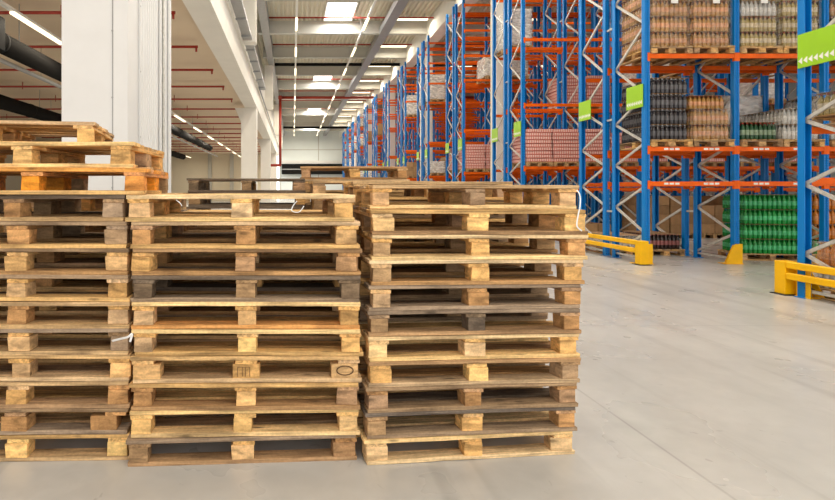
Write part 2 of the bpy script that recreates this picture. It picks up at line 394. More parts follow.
# left front stack
lf = [ (-93,128,2.0,'tan',dict(blocks=('fresh','fresh','fresh'), bottom='tan')),
       (-96,125,1.2,'grey',dict(blocks=('brown','brown','brown'), shift=.05, wide=True)),
       (-93,129,.8,'brown',dict(blocks=('brown','tan','brown'), front='tan')),
       (-93,130,.6,'tan',dict(blocks=('tan','tan','tan'))),
       (-94,130,.5,'brown',dict(blocks=('fresh','tan','grey'), front='grey', bottom='tan')),
       (-93,129,.3,'tan',dict(blocks=('tan','brown','tan'))),
       (-94,128,0,'grey',dict(blocks=('grey','tan','tan'), bottom='tan')),
       (-94,128,0,'brown',dict(blocks=('tan','tan','tan'), front='grey')),
       (-94,127,0,'grey',dict(blocks=('brown','brown','grey'), bottom='tan')),
       (-97,123,0,'dark',dict(blocks=('brown','brown','grey'), bottom='tan')) ]
for i, (a, b, yw, tn, kw) in enumerate(lf):
    lab = stack_label(i, 14, tn, 'left front stack')
    place(lab, tn, a, b, 185.2, i*PH, yw, 300+i, 'pallets of the left front stack', **kw)
place('bright orange-stained wooden pallet lying under the pale crooked pallets on the left stack', 'orange', -81, 144, 187, 10*PH, 4.0, 330, 'pallets of the left front stack', front='orange', bottom='tan', blocks=('orange','orange','orange'), top='orange')
place('pale tan wooden pallet, second from the top of the left stack, shifted to the left', 'tan', -90, 132, 184, 11*PH, 1.0, 331, 'pallets of the left front stack', front='fresh', bottom='fresh', blocks=('fresh','fresh','tan'), top='tan')
place('tan wooden pallet topmost of all, crooked on the left stack near the white column', 'tan', -119, 88, 173, 12*PH, 10.0, 332, 'pallets of the left front stack', front='tan', bottom='tan', blocks=('tan','tan','fresh'), top='tan')

# stacks standing behind
def back_stack(where, n, X, Y, ph, seed, tones, yaws=None, group=None, tops=None):
    r = random.Random(seed)
    for i in range(n):
        tn = tones[i % len(tones)]
        if tops and i >= n - len(tops): tn = tops[i - n + len(tops)]
        rz = math.radians(r.uniform(-1.2, 1.2))
        lab = stack_label(i, n, tn, where)
        make_pallet(lab, tn, (X + r.uniform(-.015, .015), Y + .4 + r.uniform(-.02, .02), i*ph), rz, seed*50+i, group or ('pallets of the ' + where), hscale=ph/PH)
back_stack('stack directly behind the middle one', 9, -.27, 3.86, PH, 11, ['brown','grey','tan','brown','dark','tan'])
back_stack('stack behind the left one', 10, -1.55, 3.95, PH, 12, ['brown','tan','grey','brown'])
back_stack('stack behind the right one', 11, 1.05, 4.05, .1395, 13, ['brown','grey','tan'], tops=['grey','tan'])
back_stack('dark-topped back stack', 11, -.48, 5.5, .1445, 14, ['brown','grey','dark'], tops=['dark','dark'])
back_stack('back stack between middle and right', 11, .78, 4.98, .1412, 15, ['brown','tan'], tops=['brown','tan'])
back_stack('tallest back stack', 12, .68, 6.05, .1445, 16, ['brown','tan'], tops=['tan','brown'])

# loose plastic straps
def tube_curve(name, pts, r, mat, label, cat):
    pts = [Vector(p) for p in pts]; out = []
    for i in range(len(pts)-1):       # Catmull-Rom
        p0, p1, p2, p3 = pts[max(0, i-1)], pts[i], pts[i+1], pts[min(len(pts)-1, i+2)]
        for k in range(6):
            u = k/6
            out.append(.5*((2*p1) + (p2-p0)*u + (2*p0-5*p1+4*p2-p3)*u*u + (3*p1-p0-3*p2+p3)*u**3))
    out.append(pts[-1])
    def b(bm):
        rings = []
        for i, p in enumerate(out):
            d = (out[min(i+1, len(out)-1)] - out[max(0, i-1)]).normalized(); a = d.cross(Vector((0, 1, 0))).normalized(); c = d.cross(a)
            rings.append([bm.verts.new(p + a*r*math.cos(t*PI/4) + c*r*.3*math.sin(t*PI/4)) for t in range(8)])
        for A, B in zip(rings, rings[1:]):
            for t in range(8): bm.faces.new((A[t], A[(t+1)%8], B[(t+1)%8], B[t])).smooth = True
        bm.faces.new(rings[0]); bm.faces.new(rings[-1])
    o = obj(name, mesh(name, b, mat)); o['label'] = label; o['category'] = cat; return o
def P(px, py, s): return ((px-VX)/s, F/s, H + (VY-py)/s)
tube_curve('plastic_strap', [P(577,190,183), P(580,196,184), P(580,206,185), P(578,216,185), P(577,226,185), P(582,231,184)], .004, STRAP, 'clear plastic strap hanging from the top right corner of the right stack', 'strap')
tube_curve('plastic_strap', [P(112,341,188), P(120,339,190), P(128,337,192), P(132,334,192), P(130,342,192)], .006, STRAP, 'white plastic film scrap caught between the left and middle stacks', 'plastic scrap')
tube_curve('plastic_strap', [P(297,201,190), P(293,206,190), P(292,211,191), P(299,212,191), P(304,206,190)], .0022, STRAP, 'thin loose strap curling inside the top pallet of the middle stack', 'strap')
tube_curve('plastic_strap', [P(176,200,190), P(180,203,191), P(182,206,191)], .0022, STRAP, 'short strap end poking from the left of the middle top pallet', 'strap')

# ------------------------------------------------------------------ hall shell
struct('floor', lambda bm: bm_box(bm, -30, 36, -9, 90, -.2, 0), FLOOR)
ZR = 11.0
def deck(bm):
    p = .25; x = -2.6; pts = []
    while x < 36:
        pts += [(x, ZR+.11), (x+.04, ZR), (x+.13, ZR), (x+.17, ZR+.11)]; x += p
    x0, x1 = pts[0][0], pts[-1][0]
    pts += [(x1, ZR+.3), (x0, ZR+.3)]
    bm_prism(bm, pts, 'y', -9, 90)
struct('ceiling', deck, ROOF)
YW = 87.0
def far_wall(bm):
    bm_box(bm, -2.2, 36, YW, YW+.4, 0, ZR)
    for x in (-2, 4.1, 10.2, 16.3, 22.4): bm_box(bm, x-.06, x+.06, YW-.05, YW, 0, ZR-.3, 1)
    bm_box(bm, -2.2, 36, YW-.25, YW, 5.7, 6.2, 2)
    bm_box(bm, -2.2, 36, YW-.12, YW, 7.9, 8.0, 1)
struct('wall_back', far_wall, [WALLG, GIRD, WHITE])
struct('wall_right', lambda bm: bm_box(bm, 36, 36.3, -9, 90, 0, ZR), WALLG)
struct('wall_left', lambda bm: bm_box(bm, -30.3, -30, -9, 90, 0, 7), WALLC)
struct('wall_left_back', lambda bm: [bm_box(bm, -30, -2.6, 72, 72.3, 0, 6.5)] + [bm_box(bm, x, x+.5, 71.7, 72, 0, 6.3, 1) for x in (-22, -11.3, -8.4, -5.6)], [WALLC, GIRD])
# roof beams across
ys = [30.4 + 5.5*n for n in range(-6, 10)]
nb = 0
for y in ys:
    if y < -1 or y > 84: continue
    def b(bm, y=y):
        bm_box(bm, -2, 36, y, y+.16, 10.30, ZR); bm_box(bm, -2, 36, y-.09, y+.25, 10.26, 10.31)
    struct('ceiling_beam', b, GIRD)
# longitudinal girders of the roof and upper left wall
struct('trim_1', lambda bm: bm_box(bm, -1.72, -1.32, -9, YW, 10.25, ZR-.02), GREYM)
struct('trim_2', lambda bm: bm_box(bm, 7.55, 8.2, -9, YW, 9.85, ZR-.02), CONCW)
struct('wall_left_upper', lambda bm: bm_box(bm, -2.5, -2.3, -9, YW, 7.0, ZR+.2), CONCW)
struct('trim_3', lambda bm: [bm_box(bm, -2.65, -1.98, -9, 72, 6.0, 7.0), bm_box(bm, -2.65, -1.9, -9, 72, 7.0, 7.12)], CONCW)
def mezz(bm): bm_box(bm, -30, -2.65, -9, 72, 6.3, 7.0)
struct('ceiling_left', mezz, SOFFIT)
struct('trim_4', lambda bm: [bm_box(bm, -30, -2.65, y, y+.4, 6.0, 6.3) for y in (66,)], CONC)

struct('trim_5', lambda bm: bm_box(bm, 4.85, 5.35, -9, YW, 10.2, 10.55), GREYM)
# columns under the left floor edge
def round_col(y, w, d):
    def b(bm):
        bm_prism(bm, [(-w/2,0),(w/2,0),(w/2,5.5),(w/2+.0,6.0),(-w/2-.35,6.0),(-w/2,5.2)], 'y', 0, d)
    o = thing('concrete_column', 'white concrete column, %s behind the big clad column' % ORD[int((y-29)//18)], 'column', (-2.0-w/2, y, 0), group='columns along the left hall edge', me=mesh('concrete_column', b, CONCW, .02))
for y in (29.7, 47.8, 65.9): round_col(y, .86, .7)
for i, y in enumerate((3.2, 20.6, 38.0, 55.4, 72.8)):
    thing('upper_column', 'pale upper column on the left wall, %s from the front' % ORD[i], 'column', (-1.72, y, 7.12), group='upper columns on the left wall', me=mesh('upper_column', lambda bm: [bm_box(bm, -.28, .28, 0, .5, 0, 3.13), bm_box(bm, .28, .31, .1, .4, 0, 3.1)], CONCW, .01))
for i, y in enumerate((20.5, 32.0, 43.5, 55.0, 66.5)):
    thing('hall_column', 'white concrete hall column between racks, %s along the aisle' % ORD[i], 'column', (7.9, y, 0), group='hall columns between racks', me=mesh('hall_column', lambda bm: bm_box(bm, -.3, .3, -.3, .3, 0, 9.84), CONCW, .02))

# big clad column in front
cc = thing('clad_column', 'large white sheet-clad column rising behind the left pallet stack', 'column', (-2.12, 6.9, 0))
obj('core', mesh('core', lambda bm: bm_box(bm, -.84, 0, 0, 2.4, 0, 6.0), COLW, .006), cc)
obj('front_seam', mesh('front_seam', lambda bm: [bm_box(bm, -.19, -.178, -.008, 0, 0, 6.0)] + [bm_cyl(bm, (-.183, -.02, z), (-.183, 0, z), .012, 8) for z in (.6, 1.5, 2.65, 3.5, 4.4, 5.3)], GREYM), cc)
obj('cover_panel', mesh('cover_panel', lambda bm: bm_box(bm, -.175, .012, -.012, .45, 0, 5.98), COLW, .004), cc)
def ribs(bm):
    y = .55
    while y < 1.45:
        bm_prism(bm, [(0, y), (.02, y+.015), (.02, y+.05), (0, y+.065)], 'z', 0, 5.98); y += .12
obj('ribbed_sheet', mesh('ribbed_sheet', ribs, COLW), cc)
for y0 in (.47, 1.62, 1.86, 2.2):
    a = obj('angle_profile', mesh('angle_profile', lambda bm: [bm_box(bm, 0, .035, 0, .012, 0, 5.98), bm_box(bm, 0, .008, 0, .12, 0, 5.98)], COLW if y0 != 1.86 else GALV), cc, (0, y0, 0))
    obj('bolts', mesh('bolts', lambda bm: [bm_cyl(bm, (0, .06, z), (.025, .06, z), .014, 8) for z in (.5, 1.4, 2.2, 3.1, 4.0)], GREYM), a)
obj('edge_trim', mesh('edge_trim', lambda bm: bm_box(bm, -.05, .012, 2.36, 2.45, 0, 5.98), COLW, .004), cc)

# cable tray on the left wall
ct = thing('cable_tray', 'long grey ladder cable tray above the left white beam', 'cable tray')
obj('side_rail', mesh('side_rail', lambda bm: bm_box(bm, -1.9, -1.88, -9, 31, 7.2, 7.3), GREYM), ct)
obj('side_rail', mesh('side_rail', lambda bm: bm_box(bm, -1.58, -1.56, -9, 31, 7.2, 7.3), GREYM), ct)
obj('tray_bottom', mesh('tray_bottom', lambda bm: bm_box(bm, -1.88, -1.58, -9, 31, 7.2, 7.21), GREYM), ct)
obj('brackets', mesh('brackets', lambda bm: [bm_box(bm, -2.3, -1.56, y, y+.06, 7.14, 7.2) for y in range(-8, 31, 2)], GREYM), ct)
thing('cable_pipe', 'thin dark conduit running along the left beam past the tray', 'pipe', me=mesh('cable_pipe', lambda bm: bm_cyl(bm, (-1.9, 30, 7.06+.1), (-1.9, 71, 7.16), .06, 8), GREYM))

# ------------------------------------------------------------------ sprinkler pipes, lamps, skylights
for i, n in enumerate(range(-8, 22)):
    y = 26.3 + 2.68*n
    if y < 6: continue
    if any(-.12 < y - q < .28 for q in ys): y += .35
    thing('sprinkler_pipe', 'thin red sprinkler pipe across the hall roof, %s from the front' % ORD[min(i-0, 29)], 'pipe', (0, y, 10.72), group='red sprinkler pipes under the hall roof',
          me=mesh('sprinkler_pipe', lambda bm: bm_cyl(bm, (-1.3, 0, 0), (34, 0, 0), .045, 8), RED))
m = thing('sprinkler_main', 'thick red sprinkler main crossing the hall and dropping down the left wall', 'pipe')
obj('cross_pipe', mesh('cross_pipe', lambda bm: bm_cyl(bm, (-1.2, 50.7, 10.15), (34, 50.7, 10.15), .13, 12), RED), m)
obj('down_pipe', mesh('down_pipe', lambda bm: bm_cyl(bm, (-1.2, 50.7, 10.15), (-1.2, 50.7, 3.8), .13, 12), RED), m)
obj('pipe_elbow', mesh('pipe_elbow', lambda bm: bm_box(bm, -1.38, -1.02, 50.52, 50.88, 9.97, 10.33), RED, .06), m)
obj('wall_bend', mesh('wall_bend', lambda bm: bm_cyl(bm, (-2.2, 50.7, 3.8), (-1.1, 50.7, 3.8), .13, 12), RED), m)
for i, n in enumerate(range(0, 17)):
    y = 10.65 + 3.33*n
    def b(bm):
        bm_cyl(bm, (-22, 0, 0), (-3.05, 0, 0), .045, 8)
        for x in range(-21, -3, 3): bm_cyl(bm, (x, 0, -.12), (x, 0, .2), .02, 6)
        bm_cyl(bm, (-3.1, 0, 0), (-3.1, 0, -.16), .035, 6)
    thing('sprinkler_pipe', 'red sprinkler pipe under the low left ceiling, %s from the front' % ORD[i], 'pipe', (0, y, 6.06), group='red sprinkler pipes under the left ceiling', me=mesh('low_pipe', b, RED))
thing('black_duct', 'black round cable bar across the hall roof before the second skylight', 'duct', me=mesh('black_duct', lambda bm: bm_cyl(bm, (-1.3, 38.2, 10.35), (16, 38.2, 10.35), .11, 10), DARK))
thing('black_duct', 'black bar across the hall roof close to the far wall', 'duct', me=mesh('black_duct', lambda bm: [bm_cyl(bm, (-1.3, 72, 9.8), (30, 72, 9.8), .16, 10)] + [bm_cyl(bm, (x, 72, 9.9), (x, 72, 10.99), .02, 6) for x in range(0, 30, 5)], DARK))

def light(name, parent, loc, sx, sy, energy, col=(1, .9, .74), spread=None):
    L = bpy.data.lights.new(name, 'AREA'); L.shape = 'RECTANGLE'; L.size = sx; L.size_y = sy; L.energy = energy; L.color = col
    o = bpy.data.objects.new(name, L); C.objects.link(o); o.location = loc
    if parent: o.parent = parent
    return o
TUBE = mesh('lamp_tube', lambda bm: bm_box(bm, -.06, .06, -1.0, 1.0, -.05, 0), LAMP)
LE, SE, ME = 88, 300, 100
for k, (x, w) in enumerate(((.17, 'above the middle stack'), (3.64, 'slanting toward the racks in the picture'), (-.9+8.0+5, 'over the racks'))):
    if k == 2: continue
    t = thing('strip_light_line', 'long roof lighting rail with lit tubes, ' + w, 'ceiling light', (x, 0, 9.8))
    obj('rail', mesh('rail', lambda bm: bm_box(bm, -.05, .05, -8, 84, 0, .06), WHITE), t)
    obj('hangers', mesh('hangers', lambda bm: [bm_cyl(bm, (0, y, .05), (0, y, 1.2), .012, 6) for y in range(-7, 84, 6)], GREYM), t)
    for n in range(-6, 11):
        y = 27.1 + 5.45*n
        obj('lamp_tube', TUBE, t, (0, y, 0))
        light('tube_light', t, (0, y, -.08), .2, 2.0, LE if y < 50 else LE*2.2)
TL = mesh('lamp_panel', lambda bm: bm_box(bm, -.85, .85, -.1, .1, -.06, 0), LAMP)
HS = mesh('lamp_housing', lambda bm: bm_box(bm, -.9, .9, -.14, .14, 0, .08), WHITE)
HG = mesh('hanger', lambda bm: [bm_cyl(bm, (x, 0, .07), (x, 0, .32), .012, 6) for x in (-.7, .7)], GREYM)
for n in range(-5, 9):
    y = 29.3 + 5.5*n
    for x, w in ((6.45, 'beside the rack tops'), (12.5, 'over the racks'), (19, 'far right over the racks')):
        t = thing('strip_light', 'long strip light across the roof %s, %s row from the front' % (w, ORD[n+5]), 'ceiling light', (x, y, 10.75), group='strip lights across the roof')
        obj('lamp_housing', HS, t); obj('hanger', HG, t); obj('lamp_panel', TL, t)
        light('panel_light', t, (0, 0, -.1), 1.7, .3, LE if x < 10 else LE*.6)
for n, yc in enumerate((-4, 12.0, 28.7, 45.2, 62, 78.5)):
    t = thing('skylight', 'bright white roof skylight, %s from the front' % ORD[n], 'skylight', (2.5, yc, ZR - .06), group='skylights in the hall roof')
    obj('glazing', mesh('glazing', lambda bm: bm_box(bm, -.75, .75, -1.45, 1.45, 0, .05), SKY), t)
    obj('frame', mesh('frame', lambda bm: [bm_box(bm, -.82, -.75, -1.5, 1.5, -.02, .06), bm_box(bm, .75, .82, -1.5, 1.5, -.02, .06), bm_box(bm, -.82, .82, -1.52, -1.45, -.02, .06), bm_box(bm, -.82, .82, 1.45, 1.52, -.02, .06)], WHITE), t)
    light('daylight', t, (0, 0, -.1), 1.4, 2.8, SE, (1, .97, .92))
for x, y0, w in ((-6.5, 4, 'nearer the white column'), (-13, 10, 'further left')):
    t = thing('strip_light_line', 'lighting rail with lit tubes under the low left ceiling, ' + w, 'ceiling light', (x, 0, 5.6))
    obj('rail', mesh('rail', lambda bm: bm_box(bm, -.06, .06, -8, 66, 0, .07), WHITE), t)
    obj('hangers', mesh('hangers', lambda bm: [bm_cyl(bm, (0, y, .05), (0, y, .7), .012, 6) for y in range(-7, 66, 6)], GREYM), t)
    for n in range(-2, 10):
        y = 13.85 + 5.75*n if x > -10 else 24 + 5.4*(n-1)
        obj('lamp_tube', mesh('lt', lambda bm: bm_box(bm, -.06, .06, -1.35, 1.35, -.05, 0), LAMP) if n == -2 else me_lt, t, (0, y, 0))
        if n == -2: me_lt = t.children[-1].data if t.children[-1].type == 'MESH' else None
        me_lt = [c for c in t.children if c.name.startswith('lamp_tube')][0].data
        light('tube_light', t, (0, y, -.08), .2, 2.7, ME)

def duct(x, z, r, y0, y1, label):
    t = thing('black_duct', label, 'duct')
    obj('duct_tube', mesh('duct_tube', lambda bm: bm_cyl(bm, (x, y0, z), (x, y1, z), r, 20), DARK), t)
    obj('duct_joint', mesh('duct_joint', lambda bm: [bm_cyl(bm, (x, y, z), (x, y+.1, z), r*1.06, 20) for y in range(int(y0)+1, int(y1), 4)], DARK), t)
    obj('hangers', mesh('hangers', lambda bm: [bm_cyl(bm, (x, y, z+r-.02), (x, y, 6.3), .012, 6) for y in range(int(y0)+2, int(y1), 4)], GREYM), t)
    return t
d = duct(-7.1, 5.05, .25, 12.6, 46, 'thick black round air duct under the low left ceiling')
obj('duct_box', mesh('duct_box', lambda bm: bm_box(bm, -7.5, -6.75, 11.6, 12.7, 4.7, 5.5), DARK, .03), d)
duct(-12.2, 5.15, .3, 8, 60, 'second black air duct further left under the low ceiling')
thing('grey_pipe', 'thin grey pipe beside the black duct under the left ceiling', 'pipe', me=mesh('grey_pipe', lambda bm: [bm_cyl(bm, (-8.4, -8, 5.2), (-8.4, 60, 5.2), .07, 10)] + [bm_cyl(bm, (-8.4, y, 5.26), (-8.4, y, 6.295), .01, 6) for y in range(-6, 60, 4)], GREYM))
dk = thing('loading_dock_shutter', 'black horizontal duct housing low on the far back wall', 'duct', (0, YW-1.0, 0))
obj('housing', mesh('housing', lambda bm: bm_box(bm, -1.8, 12, 0, .9, 4.0, 5.6), DARK, .05), dk)
obj('rail', mesh('rail2', lambda bm: bm_box(bm, -1.8, 12, -.05, 0, 4.7, 4.85), GREYM), dk)

# ------------------------------------------------------------------ pallet racks
X0, BW = 7.04, 1.78
def up_mesh(h):
    # open omega profile seen from the front (front towards -Y)
    pts = [(-.05, -.05), (-.014, -.05), (-.010, -.036), (.010, -.036), (.014, -.05), (.05, -.05), (.05, .05), (.036, .05), (.036, -.028), (-.036, -.028), (-.036, .05), (-.05, .05)]
    return mesh('upright', lambda bm: bm_prism(bm, pts, 'z', .01, h), UPB)
UPM = up_mesh(9.5)
FOOT = mesh('foot_plate', lambda bm: [bm_box(bm, -.08, .08, -.075, .075, 0, .01), bm_cyl(bm, (.065, 0, .01), (.065, 0, .03), .01, 6)], BLUE)
def beam_mesh():
    def b(bm):
        bm_box(bm, .05, BW-.05, -.025, .025, 0, .09)
        for x in (.0, BW):
            s = 1 if x == 0 else -1
            bm_box(bm, min(x, x+s*.056), max(x, x+s*.056), -.032, -.024, -.06, .11)
            bm_box(bm, min(x+s*.05, x+s*.056), max(x+s*.05, x+s*.056), -.03, .03, -.06, .11)
    return mesh('beam', b, ORANGE, .003)
BEAM = beam_mesh()
TAG = mesh('location_label', lambda bm: [bm_box(bm, x, x+.085, -.0275, -.025, .025, .065) for x in (0, .11, .22)], PAPER)
D = 1.1
NODES = [.15, .6, 1.1, 1.55, 2.0, 2.42, 2.88, 3.37, 4.07, 4.79, 5.49, 6.2, 6.91, 7.62, 8.33, 9.04]   # even: rear post, odd: front post
BRC = {}
def braces(flip):
    out = []
    for i, (a, b) in enumerate(zip(NODES, NODES[1:])):
        s_ = (i + flip) % 2; key = (round(b-a, 3), s_)
        if key not in BRC:
            z0, z1 = (b-a, 0) if s_ == 0 else (0, b-a)
            BRC[key] = mesh('brace', lambda bm: bm_bar(bm, (0, .05, z0), (0, D-.05, z1), .03, .045), GALV)
        out.append((a, BRC[key]))
    return out
def all_braces(flip):
    def b(bm):
        for i, (a, c) in enumerate(zip(NODES, NODES[1:])):
            z0, z1 = (c, a) if (i + flip) % 2 == 0 else (a, c)
            bm_bar(bm, (0, .05, z0), (0, D-.05, z1), .03, .045)
        bm_bar(bm, (0, .05, .1), (0, D-.05, .1), .03, .04)
    return mesh('bracing', b, GALV)
BRA = [all_braces(0), all_braces(1)]
HB = mesh('brace_bar', lambda bm: bm_bar(bm, (0, .05, 0), (0, D-.05, 0), .03, .04), GALV)
LV0 = [1.633, 2.33-.09, 4.09, 6.1, 8.1]
LV0 = [1.55, 2.24, 4.09, 6.10, 8.10]
LV1 = [2.10, 4.02, 6.02, 8.05, 1.45]
LV2 = [2.12, 3.88, 5.95, 8.0, 1.40, 6.95, 9.05]
G0 = 10.73; PER = 5.76
rowname = {-1: 'nearest', 0: 'second', 1: 'third', 2: 'fourth', 3: 'fifth', 4: 'sixth', 5: 'seventh', 6: 'eighth', 7: 'ninth', 8: 'tenth', 9: 'eleventh', 10: 'twelfth', 11: 'thirteenth'}
def rack(yf, flip, nb, levels, label, near, group, x0=X0):
    t = thing('pallet_rack', label, 'pallet rack', (x0, yf, 0), group=group)
    for i in range(nb + 1):
        f = obj('upright_frame', None, t, (i*BW, 0, 0)); f.empty_display_size = .1
        obj('upright', UPM, f, (0, .05, 0)); u = obj('upright', UPM, f, (0, D-.05, 0), PI)
        if near:
            obj('foot_plate', FOOT, f, (0, .05, 0)); obj('foot_plate', FOOT, f, (0, D-.05, 0))
        if near and i <= 2:
            for z, bmh in braces(flip): obj('brace', bmh, f, (0, 0, z))
            obj('brace', HB, f, (0, 0, .1))
        else: obj('bracing', BRA[flip], f)
    for i in range(nb):
        for l, z in enumerate(levels):
            bf = obj('beam', BEAM, t, (i*BW, .02, z)); obj('beam', BEAM, t, (i*BW + BW, D-.02, z), PI)
            if near and l < 2 and not flip:
                for xx in (.33, 1.12): obj('location_label', TAG, bf, (xx, 0, 0))
    return t
RK = {}
for k in range(-1, 12):
    for flip in (0, 1):
        if k == -1 and flip == 0: continue
        yf = G0 + PER*k + (1.36 if flip else 0)
        nb = {-1: 3, 0: 6, 1: 8, 2: 8, 3: 9, 4: 9}.get(k, 8)
        lv = LV0 if k <= 0 else (LV1 if k == 1 else LV2)
        lab = 'blue and orange pallet rack, %s row along the aisle, %s side' % (rowname[k], 'front' if not flip else 'rear')
        RK[(k, flip)] = rack(yf, flip, nb, lv, lab, k <= 0, 'blue and orange pallet racks', X0 if k >= 0 else 6.99)
# row spacers between back-to-back frames
SP = mesh('row_spacer', lambda bm: bm_box(bm, -.02, .02, 0.0, .25, 0, .04), GALV)
for k in range(0, 3):
    for z in (.98, 3.0, 5.0, 7.0): obj('row_spacer', SP, RK[(k, 0)], (0, 1.1, z)); obj('row_spacer', SP, RK[(k, 0)], (BW, 1.1, z))

# yellow upright protectors
def prot(bm):
    bm_prism(bm, [(-.25, 0), (.085, 0), (.085, .40), (-.05, .40), (-.09, .36)], 'y', -.09, -.072)
    bm_box(bm, .07, .085, -.072, .12, 0, .40); bm_prism(bm, [(-.09, 0), (.16, 0), (-.05, .38), (-.09, .38)], 'x', -.09, -.076)
    bm_box(bm, -.26, .1, -.1, .1, 0, .012)
PROT = mesh('upright_protector', prot, YELLOW, .003)
for (k, flip, i, side, lab) in ((0,0,0,-1,'yellow corner protector at the foot of the second rack end post, beside the yellow guard'), (0,0,1,-1,'yellow corner protector under the upright right of the open rack bay'),
                          (0,0,2,-1,'yellow corner protector behind the near guard at the right'), (-1,1,0,1,'yellow corner protector at the near rack end behind its yellow guard'),
                          (1,0,0,-1,'yellow corner protector at the third rack end'), (1,0,1,-1,'yellow corner protector inside the third rack row')):
    yf = G0 + PER*k + (1.36 if flip else 0)
    o = thing('upright_protector', lab, 'rack protector', (X0 + i*BW, yf + (.05 if side < 0 else D-.05), 0), 0 if side < 0 else PI, 'yellow upright protectors', me=PROT)
# yellow end guards
def guard(y0, y1, lab, gx=6.86):
    t = thing('rack_guard', lab, 'rack guard', (gx, y0, 0), group='yellow rack end guards')
    pm = mesh('post', lambda bm: bm_box(bm, -.085, .085, -.085, .085, .012, .47), YELLOW, .006)
    fm = mesh('base_plate', lambda bm: bm_box(bm, -.12, .12, -.12, .12, 0, .012), BLACK)
    for y in (0, y1-y0):
        p = obj('post', pm, t, (0, y, 0)); obj('base_plate', fm, p)
    for z in (.225, .38):
        obj('rail', mesh('rail', lambda bm: bm_box(bm, -.03, .03, 0, y1-y0-.17, 0, .095), YELLOW, .012), t, (-.05, .085, z))
guard(10.62, 10.62+2.6, 'low yellow two-rail guard at the end of the second rack row')
guard(4.75, 7.62, 'low yellow two-rail guard at the near rack end on the right', 6.95)
guard(16.4, 19.0, 'low yellow two-rail guard at the end of the third rack row')
guard(22.15, 24.8, 'low yellow two-rail guard at the end of the fourth rack row')

# green aisle signs
def sign(x, y0, y1, arrow_dir, lab, nA=7):
    t = thing('aisle_sign', lab, 'sign', (x, (y0+y1)/2, 3.13), group='green aisle signs')
    L = y1 - y0
    obj('panel', mesh('panel', lambda bm: bm_box(bm, -.008, .008, -L/2, L/2, 0, .46), GREEN, .002), t)
    def ar(bm):
        for i in range(nA):
            c = -L/2 + L*(i+.6)/(nA+.2); w = L/nA*.38
            for xx in (-.012,):
                a = [(c + arrow_dir*w, .095), (c - arrow_dir*w, .14), (c - arrow_dir*w, .05)]
                bm_prism(bm, a, 'x', xx, -.0081)
    obj('arrow_marks', mesh('arrow_marks', ar, WHITE), t)
for k in range(-1, 8):
    b0 = G0 + PER*k
    w = rowname[k]
    sx_ = 6.97 if k >= 0 else 6.92
    if k >= 0: sign(6.97, b0+.03, b0+.55, 1, 'green aisle sign on the front post of the %s rack row' % w)
    sign(sx_, b0+2.46-(.62 if k < 0 else .55), b0+2.43, 1, 'green aisle sign with white arrows on the rear post of the %s rack row' % w, 8)

# ------------------------------------------------------------------ goods
def bottle(bm, cx, cy, mi=0, r=.041, h=.30, n=8):
    prof = [(r*.9,0),(r,.012),(r,.075),(r*1.01,.08),(r*1.01,.17),(r,.175),(r*.97,.2),(r*.62,.245),(r*.36,.265),(r*.36,.275),(r*.42,.277),(r*.42,h)]
    prof = [(a, z*h/.30 if z != h else h) for a, z in prof]
    rings = [[bm.verts.new((cx + a*math.cos(2*PI*i/n), cy + a*math.sin(2*PI*i/n), z)) for i in range(n)] for a, z in prof]
    for k in range(len(rings)-1):
        mi2 = 2 if k == 3 else (1 if k >= 9 else 0)
        for i in range(n):
            f = bm.faces.new((rings[k][i], rings[k][(i+1)%n], rings[k+1][(i+1)%n], rings[k+1][i])); f.smooth = True; f.material_index = mi2
    f = bm.faces.new(rings[-1]); f.material_index = 1
    bm.faces.new(rings[0][::-1])
PACK = {}
def pack(kind, h=.30):
    key = (kind, h)
    if key not in PACK:
        def b(bm):
            for i in range(4):
                for j in range(3): bottle(bm, (i-1.5)*.086, (j-1)*.086, h=h)
        bm = bmesh.new(); b(bm); me = bpy.data.meshes.new('pack_' + kind); bm.to_mesh(me); bm.free()
        for m_ in BOT[kind]: me.materials.append(m_)
        PACK[key] = me
    return PACK[key]
SHEET = mesh('slip_sheet', lambda bm: bm_box(bm, -.39, .39, -.53, .53, 0, .004), CARD)
def wrap_mesh(w, d, h, seed, mat):
    r = random.Random(seed); bm = bmesh.new(); n = 7; m_ = 9
    # closed skin around the load, slightly creased
    per = []
    for i in range(n): per.append((-w/2 + w*i/n, -d/2))
    for i in range(n): per.append((w/2, -d/2 + d*i/n))
    for i in range(n): per.append((w/2 - w*i/n, d/2))
    for i in range(n): per.append((-w/2, d/2 - d*i/n))
    rows = []
    for j in range(m_+1):
        rows.append([bm.verts.new((x*(1+r.uniform(-.012, .012)), y*(1+r.uniform(-.01, .01)), h*j/m_)) for x, y in per])
    for j in range(m_):
        for i in range(len(per)):
            f = bm.faces.new((rows[j][i], rows[j][(i+1)%len(per)], rows[j+1][(i+1)%len(per)], rows[j+1][i])); f.smooth = True
    bm.faces.new(rows[-1]); bm.faces.new(rows[0][::-1])
    me = bpy.data.meshes.new('shrink_wrap'); bm.to_mesh(me); bm.free(); me.materials.append(mat); return me
PAGE = mesh('paper_label', lambda bm: bm_box(bm, -.07, .07, -.003, 0, 0, .2), PAPER)
